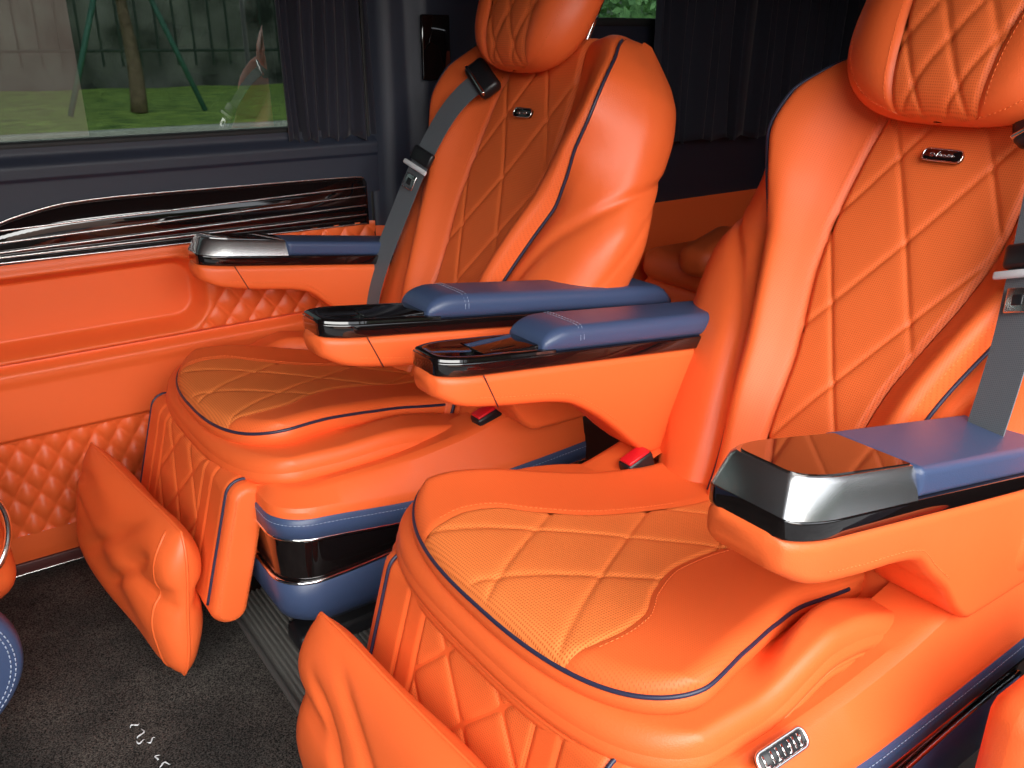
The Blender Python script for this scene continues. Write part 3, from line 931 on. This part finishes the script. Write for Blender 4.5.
struct(MB().box((.90, .885, -.03), (3.9, 1.80, .05), 0).build('floor', M['rubber'], None, smooth=False), 'dark van floor')
cp = MB()
g = np.zeros((30, 24, 3)); xs = np.linspace(-.95, .352, 30); ys = np.linspace(0, YW - .012, 24)
g[..., 0] = xs[:, None]; g[..., 1] = ys[None, :]; g[..., 2] = .004
cp.grid(g)
cp.grid(np.array([[(.352, y, .004) for y in ys], [(.356, y, -.004) for y in ys]]))
struct(cp.build('floor_carpet', cm, None), 'black pile carpet')
# ribbed floor plate beyond the carpet edge
rb = MB()
xs = []
zs = []
for k in range(60):
    x0 = .358 + k * .0095
    xs += [x0, x0 + .0015, x0 + .0045, x0 + .006]; zs += [.001, .0045, .0045, .001]
ys = (0.02, 1.45)
rb.grid(np.array([[(x, y, z) for x, z in zip(xs, zs)] for y in ys]))
struct(rb.build('floor_ribbed_plate', mat('ribbed_plate', (.13, .125, .115), .45, spec=.6), None, smooth=False), 'ribbed black floor plate')
tag(MB().box((.355, .75, .0065), (.010, 1.42, .006), .002).build('carpet_edge_strip', mat('grey_edge', (.10, .095, .09), .4), None), 'thin grey edging strip between carpet and ribbed plate', 'edging strip')

# left wall, in parts
wall = struct(MB().box((.9, YW + .045, .70), (3.9, .06, .02), 0).build('wall_left', M['navywall'], None, smooth=False), 'left wall of the van with window')
def wall_grid(fn, x0, x1, z0, z1, nx, nz):
    x = np.linspace(x0, x1, nx)[None, :]; z = np.linspace(z0, z1, nz)[:, None]
    x, z = np.broadcast_arrays(x, z)
    d = fn(x, z)
    return MB().grid(np.stack([x, YW - d, z], -1), np.stack([x, z], -1))
def diamonds(x, z, p, q_, dep):
    a_ = x / p + z / q_; b_ = x / p - z / q_
    da = np.abs(a_ - np.round(a_)); db = np.abs(b_ - np.round(b_))
    return dep * ((1 - (1 - 2 * da) ** 2) * (1 - (1 - 2 * db) ** 2)) ** .6
XL, XD, XE = -.95, .868, 2.80
# lower quilted panel
wall_grid(lambda x, z: .004 + diamonds(x, z, .046, .068, .011), XL, XD, .088, .292, 420, 50).build('quilted_panel', M['leather'], wall, label='orange diamond quilted panel')
wall_grid(lambda x, z: .008 + .004 * sm(.03, .05, z), XL, XD, .030, .090, 60, 6).build('wall_base_band', M['leather'], wall)
MB().box((-.04, YW - .006, .015), (1.82, .016, .032), .003).build('kick_strip', M['brown'], wall, label='dark red kick strip')
MB().box((-.04, YW - .014, .0065), (1.82, .004, .005), .001).build('kick_trim', M['brushed'], wall)
# smooth middle ledge
wall_grid(lambda x, z: .012 + .012 * sm(.288, .300, z) + .004 * sm(.395, .415, z) - .018 * sm(.422, .440, z), XL, XD, .286, .440, 80, 60).build('smooth_ledge', M['leather'], wall, label='smooth orange leather ledge')
# pocket panel with quilting and recess
def pocket(x, z):
    zc_ = .527 ; hz = .066
    px = np.abs(x + .18) - .655 ; pz = np.abs(z - zc_ - .0 * x) - hz
    r = .05
    sd = np.minimum(np.maximum(px + r, pz + r), 0) + np.hypot(np.maximum(px + r, 0), np.maximum(pz + r, 0)) - r
    rec = sm(.012, -.014, sd)
    rimr = np.exp(-((sd - .012) / .010) ** 2) * .006
    out = .016 + diamonds(x, z, .050, .062, .009) * sm(.012, .024, sd) * sm(.437, .448, z) * (1 - sm(.585, .605, z) * sm(.50, .44, x)) + rimr - .045 * rec
    return out - .012 * sm(.448, .438, z)
wall_grid(pocket, XL, XD, .436, .626, 520, 90).build('pocket_panel', M['leather'], wall, label='orange quilted panel with recessed pocket')
wall_grid(lambda x, z: .012 + 0 * x, XL, XD, .620, .700, 40, 4).build('panel_backing', M['navywall'], wall)
# navy upper panel up to the window
wall_grid(lambda x, z: .020 - .014 * sm(.79, .815, z) + .004 * sm(.768, .772, z), XL, .885, .690, .824, 60, 50).build('navy_upper_panel', M['navywall'], wall, label='navy panel below window')
# decorative louvre trim
TX0 = .02
tz1 = tab([(-.60, .44), (.0, .628), (.10, .684), (.145, .704), (.176, .713), (.262, .728), (.36, .731), (.60, .729), (.835, .7255), (.846, .722), (.853, .712)])
def tline(k):
    zl = (.704, .689, .668, .651, .642, .632)[k]; zr = (.724, .702, .683, .662, .642, .622)[k]
    return lambda x: zl + (zr - zl) * (x - .14) / .695
tz0 = lambda x: np.minimum(tline(5)(x) - .003, tz1(x) - .006)
tr = MB()
xs = np.concatenate([np.linspace(.01, .84, 80), np.linspace(.842, .853, 6)])
nx_ = len(xs)
rows = [np.stack([xs, np.full(nx_, YW - .018 - dd), tz0(xs) + (tz1(xs) - tz0(xs)) * k], -1) for k, dd in ((0, 0), (0.01, .006), (.99, .006), (1, 0))]
tr.grid(np.array(rows)); tr.grid(np.array([[rows[k][-1], rows[k][-1] * np.array([1, 0, 1]) + np.array([0, YW - .01, 0])] for k in range(4)]))
lt = tr.build('louvre_trim', M['gloss'], None)
tag(lt, 'glossy black trim strip with chrome lines below the window', 'trim strip')
for k in range(6):
    zz = np.minimum(tline(k)(xs), tz1(xs) - .001) if k else tz1(xs) - .001
    ok = tz1(xs) - zz > .0005
    zz = np.maximum(zz, tz0(xs) + .001)
    P = np.stack([xs, np.full(nx_, YW - .0245), zz], -1)
    P = P[:-3] if k == 0 else P[ok][:-2]
    MB().tube(P, .0021, 6).build('chrome_line', M['brushed'], lt)
# window: frame and tinted glass
glass = bpy.data.materials.new('tinted_glass'); glass.use_nodes = True
nt = glass.node_tree; nt.nodes.clear()
go = nt.nodes.new('ShaderNodeOutputMaterial'); tr_ = nt.nodes.new('ShaderNodeBsdfTransparent'); gl = nt.nodes.new('ShaderNodeBsdfGlossy'); mixs = nt.nodes.new('ShaderNodeMixShader')
tr_.inputs[0].default_value = (.30, .335, .315, 1); gl.inputs['Roughness'].default_value = .01
fr = nt.nodes.new('ShaderNodeLayerWeight'); fr.inputs[0].default_value = .5
fp = nt.nodes.new('ShaderNodeMath'); fp.operation = 'POWER'; fp.inputs[1].default_value = 4.0
fm = nt.nodes.new('ShaderNodeMath'); fm.operation = 'MULTIPLY_ADD'; fm.inputs[1].default_value = .85; fm.inputs[2].default_value = .085
nt.links.new(fr.outputs['Facing'], fp.inputs[0]); nt.links.new(fp.outputs[0], fm.inputs[0])
nt.links.new(fm.outputs[0], mixs.inputs[0]); nt.links.new(tr_.outputs[0], mixs.inputs[1]); nt.links.new(gl.outputs[0], mixs.inputs[2]); nt.links.new(mixs.outputs[0], go.inputs[0])
win = struct(MB().box((-.06, YW + .022, 1.10), (1.90, .004, .60), 0).build('window_1', glass, None, smooth=False), 'side window with tinted glass')
MB().box((-.06, YW + .008, .8265), (1.90, .030, .014), .004).build('window_seal', M['rubber'], win)
struct(MB().box((.9, YW + .03, 1.42), (3.9, .10, .10), .02).build('trim_1', M['navywall'], None), 'dark roof rail above windows')
# pillar behind the window
pil = MB()
def pf(x, z): return .010 + .030 * sm(.875, .91, x) - .004 * np.exp(-((x - .905) / .01) ** 2) + .02 * sm(.95, 1.0, x) - .03 * sm(1.36, 1.42, x)
wall_grid(pf, .872, 1.43, .60, 1.40, 160, 20).build('navy_pillar', M['navywall'], wall, label='dark navy pillar')
wall_grid(lambda x, z: .012 + .028 * sm(.875, .91, x), .872, 1.43, .0, .612, 80, 10).build('pillar_lower_panel', M['leather'], wall)
MB().box((.870, YW - .004, .55), (.006, .02, 1.2), .001).build('door_gap', M['rubber'], wall)
wall_grid(lambda x, z: .0 * x + .010, 1.42, XE, .0, .575, 20, 8).build('rear_lower_panel', M['leather'], wall)
wall_grid(lambda x, z: .0 * x + .004, 1.42, XE, .570, 1.045, 20, 8).build('rear_upper_panel', M['darknavy'], wall)
wp_ = MB().box((1.012, YW - .068, .985), (.070, .008, .130), .003).build('pillar_panel', M['gloss'], None)
tag(wp_, 'small glossy black panel on the dark pillar behind the window', 'panel')

# curtains
def curtain(name, x0, x1, z0, z1, label, y, amp=.016, per=.022):
    nx = int((x1 - x0) / .0022)
    x = np.linspace(x0, x1, nx)[None, :]; z = np.linspace(z0, z1, 30)[:, None]
    zz = (z - z0) / (z1 - z0)
    ph_ = 2 * math.pi * (x - x0) / per
    sw_ = 1 + .35 * np.sin(5.1 * x / .1 + 1.3) 
    d = amp * (np.sin(ph_ + 1.1 * np.sin(x * 63) + .5 * np.sin(zz * 4)) * .5 + .3 * np.sin(ph_ * .43 + 1)) * sw_
    xx = x + .010 * np.sin(zz * 3 + x * 30) * (1 - zz) - .012 * (1 - zz) * (1 - (x - x0) / (x1 - x0)) 
    z2 = z + .006 * np.sin(ph_ * .5) * (1 - zz) 
    X = np.stack(np.broadcast_arrays(xx, y - d, z2), -1)
    o = MB().grid(X).build(name, M['curtain'], None)
    so = o.modifiers.new('thickness', 'SOLIDIFY'); so.thickness = .0015
    return tag(o, label, 'curtain')
curtain('curtain', .69, .875, .806, 1.36, 'dark blue pleated curtain gathered at the right end of the side window', YW - .018)
curtain('curtain', 1.67, 2.72, .74, 1.36, 'black pleated curtain in the dark rear, behind both seats', YW - .05, .022, .045)
# rear side window (a glimpse of green)
glass2 = glass.copy(); glass2.name = 'rear_glass'
for nd in glass2.node_tree.nodes:
    if nd.type == 'BSDF_TRANSPARENT': nd.inputs[0].default_value = (.36, .43, .40, 1)
win2 = struct(MB().box((1.66, YW + .02, 1.22), (.50, .004, .40), 0).build('window_2', glass2, None, smooth=False), 'rear side window')
MB().box((1.66, YW + .008, 1.042), (.50, .03, .02), .004).build('window_seal', M['rubber'], win2)
# rear louvre on the wall
lv = MB().box((1.655, YW - .012, .660), (.11, .012, .115), .006).build('rear_vent', M['plastic'], None)
tag(lv, 'black slatted vent on the rear wall behind the window seat', 'vent')
for k in range(5):
    MB().box((1.655, YW - .022, .622 + k * .0215), (.10, .008, .005), .002).build('vent_slat', M['brushed'], lv)

# rear wall, ceiling, near side
struct(MB().box((2.80, .885, .70), (.05, 1.85, 1.45), 0).build('wall_rear', M['darknavy'], None, smooth=False), 'dark rear wall')
struct(MB().box((.90, .925, 1.455), (3.9, 1.77, .05), 0).build('ceiling', M['ceiling'], None, smooth=False), 'van ceiling')
struct(MB().box((2.05, -.03, .70), (1.55, .06, 1.45), 0).build('wall_right', M['darknavy'], None, smooth=False), 'right wall behind the open sliding door')
struct(MB().box((-1.05, .885, .70), (.05, 1.85, 1.45), 0).build('wall_front', M['navywall'], None, smooth=False), 'partition at the front of the cabin')

# ------------------------------------------------------------------ rear bench
rbn = empty('rear_bench', (2.0, 1.1, 0), 'dark orange leather rear bench seen between the two seats', 'bench')
def soft_box(c, size, r, name, material, parent, rot=None, puff=.0):
    mb = MB(); mb.box((0, 0, 0), size, r, None, 5)
    V = np.array(mb.v)
    k = (1 - (V[:, 0] / (size[0] / 2)) ** 2) * (1 - (V[:, 1] / (size[1] / 2)) ** 2)
    mb.v = [tuple(v) for v in V]
    o = mb.build(name, material, parent)
    o.location = c
    if rot: o.rotation_euler = rot
    return o
soft_box((-.05, 0, .22), (.62, 1.20, .36), .03, 'bench_base', M['leather'], rbn)
for k in range(3):
    yb = .40 - k * .40
    soft_box((-.08, yb, .435), (.60, .385, .09), .04, 'bench_cushion', M['leather'], rbn)
    soft_box((.32, yb, .66), (.13, .385, .50), .05, 'bench_backrest', M['leather'], rbn, (0, math.radians(18), 0))
soft_box((-.34, .36, .505), (.22, .10, .08), .035, 'bench_armrest', M['leather'], rbn, (0, math.radians(-8), .25))

# ------------------------------------------------------------------ front left: edge of the front seat
fs = empty('front_seat', (-.25, 1.25, 0), 'edge of a blue and orange front seat at far left', 'seat')
def disc_prism(name, material, cy, cz, cx, ry, rz, th, parent, nrm_tilt=0, r=.02):
    mb = MB(); loops = []
    a_ = np.linspace(0, 2 * math.pi, 64, endpoint=False)
    for x, k in ((-th / 2, 1 - r / ry), (-th / 2 + r * .3, 1 - .3 * r / ry), (-th / 2 + r, 1), (th / 2 - r, 1), (th / 2 - r * .3, 1 - .3 * r / ry), (th / 2, 1 - r / ry)):
        loops.append(np.stack([np.full(64, x), np.sign(np.cos(a_)) * np.abs(np.cos(a_)) ** .8 * ry * k, np.sign(np.sin(a_)) * np.abs(np.sin(a_)) ** .8 * rz * k], -1))
    mb.loft(loops)
    o = mb.build(name, material, parent)
    o.location = (cx, cy, cz); o.rotation_euler = (0, 0, nrm_tilt)
    return autosmooth(o, 50)
# orange padded block, blue stitched side panel and chrome ring (only their right edges are in view)
soft_box((.155, .14, .315), (.25, .16, .22), .045, 'seat_side', M['leather'], fs, (0, math.radians(-4), 0))
def side_disc():
    mb = MB(); loops = []
    a_ = np.linspace(0, 2 * math.pi, 80, endpoint=False)
    for y, k in ((.03, .93), (.0, 1.0), (-.018, 1.0), (-.026, .985), (-.030, .95), (-.034, .6), (-.035, .05)):
        loops.append(np.stack([.20 * k * np.cos(a_), np.full(80, y), .145 * k * np.sin(a_)], -1))
    mb.loft(loops)
    o = mb.build('seat_side_panel', M['navy'], fs, label='blue leather side panel with stitched edge')
    o.location = (.064, -.05, .225)
    aa = np.linspace(-1.4, 1.4, 120)
    for k in (.945, .915):
        stitch_run(np.stack([.20 * k * np.cos(aa), np.full(120, -.0312), .145 * k * np.sin(aa)], -1), .008, .005, .0009, material=M['bluethread'], parent=o, m=1)
    return o
side_disc()
soft_box((.02, .14, .11), (.30, .14, .22), .02, 'seat_pedestal', M['plastic'], fs)
a_ = np.linspace(0, 2 * math.pi, 50, endpoint=False)
rg = MB().tube(np.stack([.035 * np.cos(a_), 0 * a_, .060 * np.sin(a_)], -1), .005, 8, closed=True).build('trim_ring', M['chrome'], fs, label='chrome trim ring')
rg.location = (.252, .04, .350)
rg.rotation_euler = (0, math.radians(10), math.radians(20))

# padded orange piece at the lower right corner, beside the base
ec = empty('door_step_cushion', (.835, .235, 0), 'orange leather padded panel in the bottom right corner', 'panel')
soft_box((.03, 0, .22), (.30, .06, .46), .03, 'panel_pad', M['leather'], ec, (0, 0, 0))
MB().tube([(-.12, -.031, .40), (.18, -.031, .33)], .0014, 6).build('panel_seam', M['brown'], ec)

# ------------------------------------------------------------------ outside the van
GZ = -.55
def simple(name, c1, c2, scale, rough=.9, bump=0):
    m_ = bpy.data.materials.new(name); m_.use_nodes = True
    n_ = m_.node_tree; b_ = n_.nodes['Principled BSDF']
    t_ = n_.nodes.new('ShaderNodeTexCoord'); z_ = n_.nodes.new('ShaderNodeTexNoise'); z_.inputs['Scale'].default_value = scale; z_.inputs['Detail'].default_value = 6
    r_ = n_.nodes.new('ShaderNodeValToRGB'); r_.color_ramp.elements[0].position = .3; r_.color_ramp.elements[1].position = .7
    r_.color_ramp.elements[0].color = (*c1, 1); r_.color_ramp.elements[1].color = (*c2, 1)
    n_.links.new(t_.outputs['Object'], z_.inputs['Vector']); n_.links.new(z_.outputs[0], r_.inputs[0]); n_.links.new(r_.outputs[0], b_.inputs['Base Color'])
    b_.inputs['Roughness'].default_value = rough
    return m_
asph = simple('asphalt', (.12, .12, .12), (.17, .17, .165), 3)
grassm = simple('grass', (.09, .17, .03), (.38, .52, .10), 2.2)
leafm = simple('foliage', (.012, .03, .010), (.035, .075, .02), 3)
leafm2 = simple('foliage_light', (.05, .11, .04), (.16, .26, .10), 3)
barkm = simple('bark', (.12, .075, .05), (.25, .17, .12), 8)
stonem = simple('kerb_stone', (.45, .44, .40), (.6, .58, .54), 4)
metalg = mat('dark_green_railing', (.02, .035, .03), .5)
stake = mat('green_stake', (.05, .16, .13), .6)
wallm = simple('far_wall', (.012, .018, .014), (.20, .20, .19), .9)
struct(MB().box((8, 10, GZ - .1), (160, 120, .2), 0).build('ground', asph, None, smooth=False), 'asphalt road outside')
gb = MB()
x = np.linspace(-20, 45, 130)[None, :]; y = np.linspace(0, 14, 40)[:, None]
x, y = np.broadcast_arrays(x, y)
gb.grid(np.stack([x, 16.2 + y, GZ + .15 + .02 * np.sin(x * 2.1 + y) * sm(0, 1, y)], -1))
tag(gb.build('grass_bank', grassm, None), 'strip of green lawn across the road', 'grass', kind='stuff')
tag(MB().box((12, 16.0, GZ + .07), (66, .35, .18), .02).build('kerb', stonem, None), 'pale stone kerb along the lawn', 'kerb')
fe = empty('railing', (12, 27, GZ + .175), 'dark railing fence behind the lawn', 'fence')
for z in (1.1, 2.6): MB().box((0, 0, z), (50, .06, .08), .01).build('rail', metalg, fe)
for k in range(84):
    MB().box((-21 + k * .5, 0, 1.75), (.06, .05, 2.1), 0).build('railing_bar', metalg, fe, smooth=False)
tag(MB().box((12, 31, 2.2), (70, .3, 5.6), 0).build('garden_wall', wallm, None, smooth=False), 'long grey wall behind the railing and trees', 'wall')
def crown(mb, c, r, n, seed):
    g = np.random.default_rng(seed)
    for _ in range(n):
        d = g.normal(size=3); d /= np.linalg.norm(d); p = np.array(c) + d * np.array(r) * g.uniform(.3, 1) 
        s_ = g.uniform(.12, .28); a = g.normal(size=3); a /= np.linalg.norm(a); b = np.cross(a, d); b /= max(np.linalg.norm(b), 1e-6)
        o = len(mb.v)
        for q in (-a * s_, b * s_ * .5, a * s_, -b * s_ * .5): mb.v.append(tuple(p + q))
        mb.poly((o, o + 1, o + 2, o + 3))
def tree(x, y, h, r, lm, label, seed, bend=0):
    t = empty('tree', (x, y, GZ + .175), label, 'tree', 'trees on the lawn')
    z = np.linspace(0, h, 10)
    MB().tube(np.stack([bend * (z / h) ** 2 + .04 * np.sin(z * 2), 0 * z, z], -1), np.linspace(.17, .07, 10), 10).build('trunk', barkm, t)
    cm_ = MB(); crown(cm_, (bend, 0, h + r * .35), (r, r, r * .75), 900, seed)
    cm_.build('crown', lm, t, smooth=False)
    return t
tree(8.4, 19, 2.9, 1.7, leafm2, 'slender leaning tree left of the curtain edge outside the window', 1, .5)
st_tree = tree(4.5, 19.5, 2.9, 1.8, leafm, 'staked tree in the middle of the window view', 2)
tree(.2, 21.5, 2.4, 2.0, leafm, 'dark tree at the left of the window view', 3)
tree(12.6, 22.5, 2.6, 2.4, leafm, 'dark tree behind the gathered curtain outside', 4)
tree(21, 23, 1.6, 3.0, simple('foliage_sunlit', (.12, .24, .10), (.34, .50, .24), 3), 'pale green tree seen over the window seat through the rear side window', 5)
tree(28, 23, 2.2, 2.8, leafm, 'dark tree outside behind the rear side window', 6)
for dx in (-1.35, 1.25): MB().tube([(dx, -.3, 0), (dx * .1, -.05, 3.2)], .055, 8).build('stake', stake, st_tree, label='green wooden stake')

# peach panel and leaf screen added off-frame to shape the side window's reflections
tag(MB().box((0, -5.8, .68), (3.3, .35, 2.46), .03).build('reflection_panel', mat('peach_reflection', (.93, .62, .48), .9), None), 'unseen peach panel added behind the camera for the reflection at the left of the window', 'wall')  # invented surface, gives the glass its pinkish reflection at the left
hd = MB()  # unseen leaves added so the glass mirrors something dark
for k in range(2600):
    c = (rng.uniform(-14, 16), -8.4 + rng.normal() * .35, rng.uniform(GZ, 2.3)); sz = rng.uniform(.12, .25)
    a = rng.normal(size=3); a /= np.linalg.norm(a); b = np.cross(a, rng.normal(size=3)); b /= np.linalg.norm(b)
    o = len(hd.v)
    for q in (-a * sz, b * sz * .6, a * sz, -b * sz * .6): hd.v.append(tuple(np.array(c) + q))
    hd.poly((o, o + 1, o + 2, o + 3))
hd.box((1, -8.6, .8), (30, .3, 2.7), .05)
tag(hd.build('reflection_hedge', leafm, None, smooth=False), 'unseen dark green leaf screen added behind the camera to darken the window reflections', 'reflection_hedge')

# white lint on the carpet
for k, (x, y, l, a) in enumerate([(.133, 1.206, .014, .3), (.137, 1.182, .020, 1.1), (.131, 1.165, .012, -.4), (.146, 1.158, .013, .1), (.144, 1.118, .010, .8), (.150, 1.098, .015, -.2)]):
    d = np.array([math.cos(a), math.sin(a), 0]); n = np.array([-d[1], d[0], 0])
    P = np.array([np.array([x, y, .0055]) + d * l * (t - .5) + n * .004 * math.sin(t * 6 + k) for t in np.linspace(0, 1, 8)])
    tag(MB().tube(P, np.array([.0004, .0010, .0014, .0008, .0013, .0010, .0007, .0003]), 6).build('lint', M['white'], None), 'scrap of white lint on the black carpet at the bottom left', 'lint', 'white lint on the carpet')
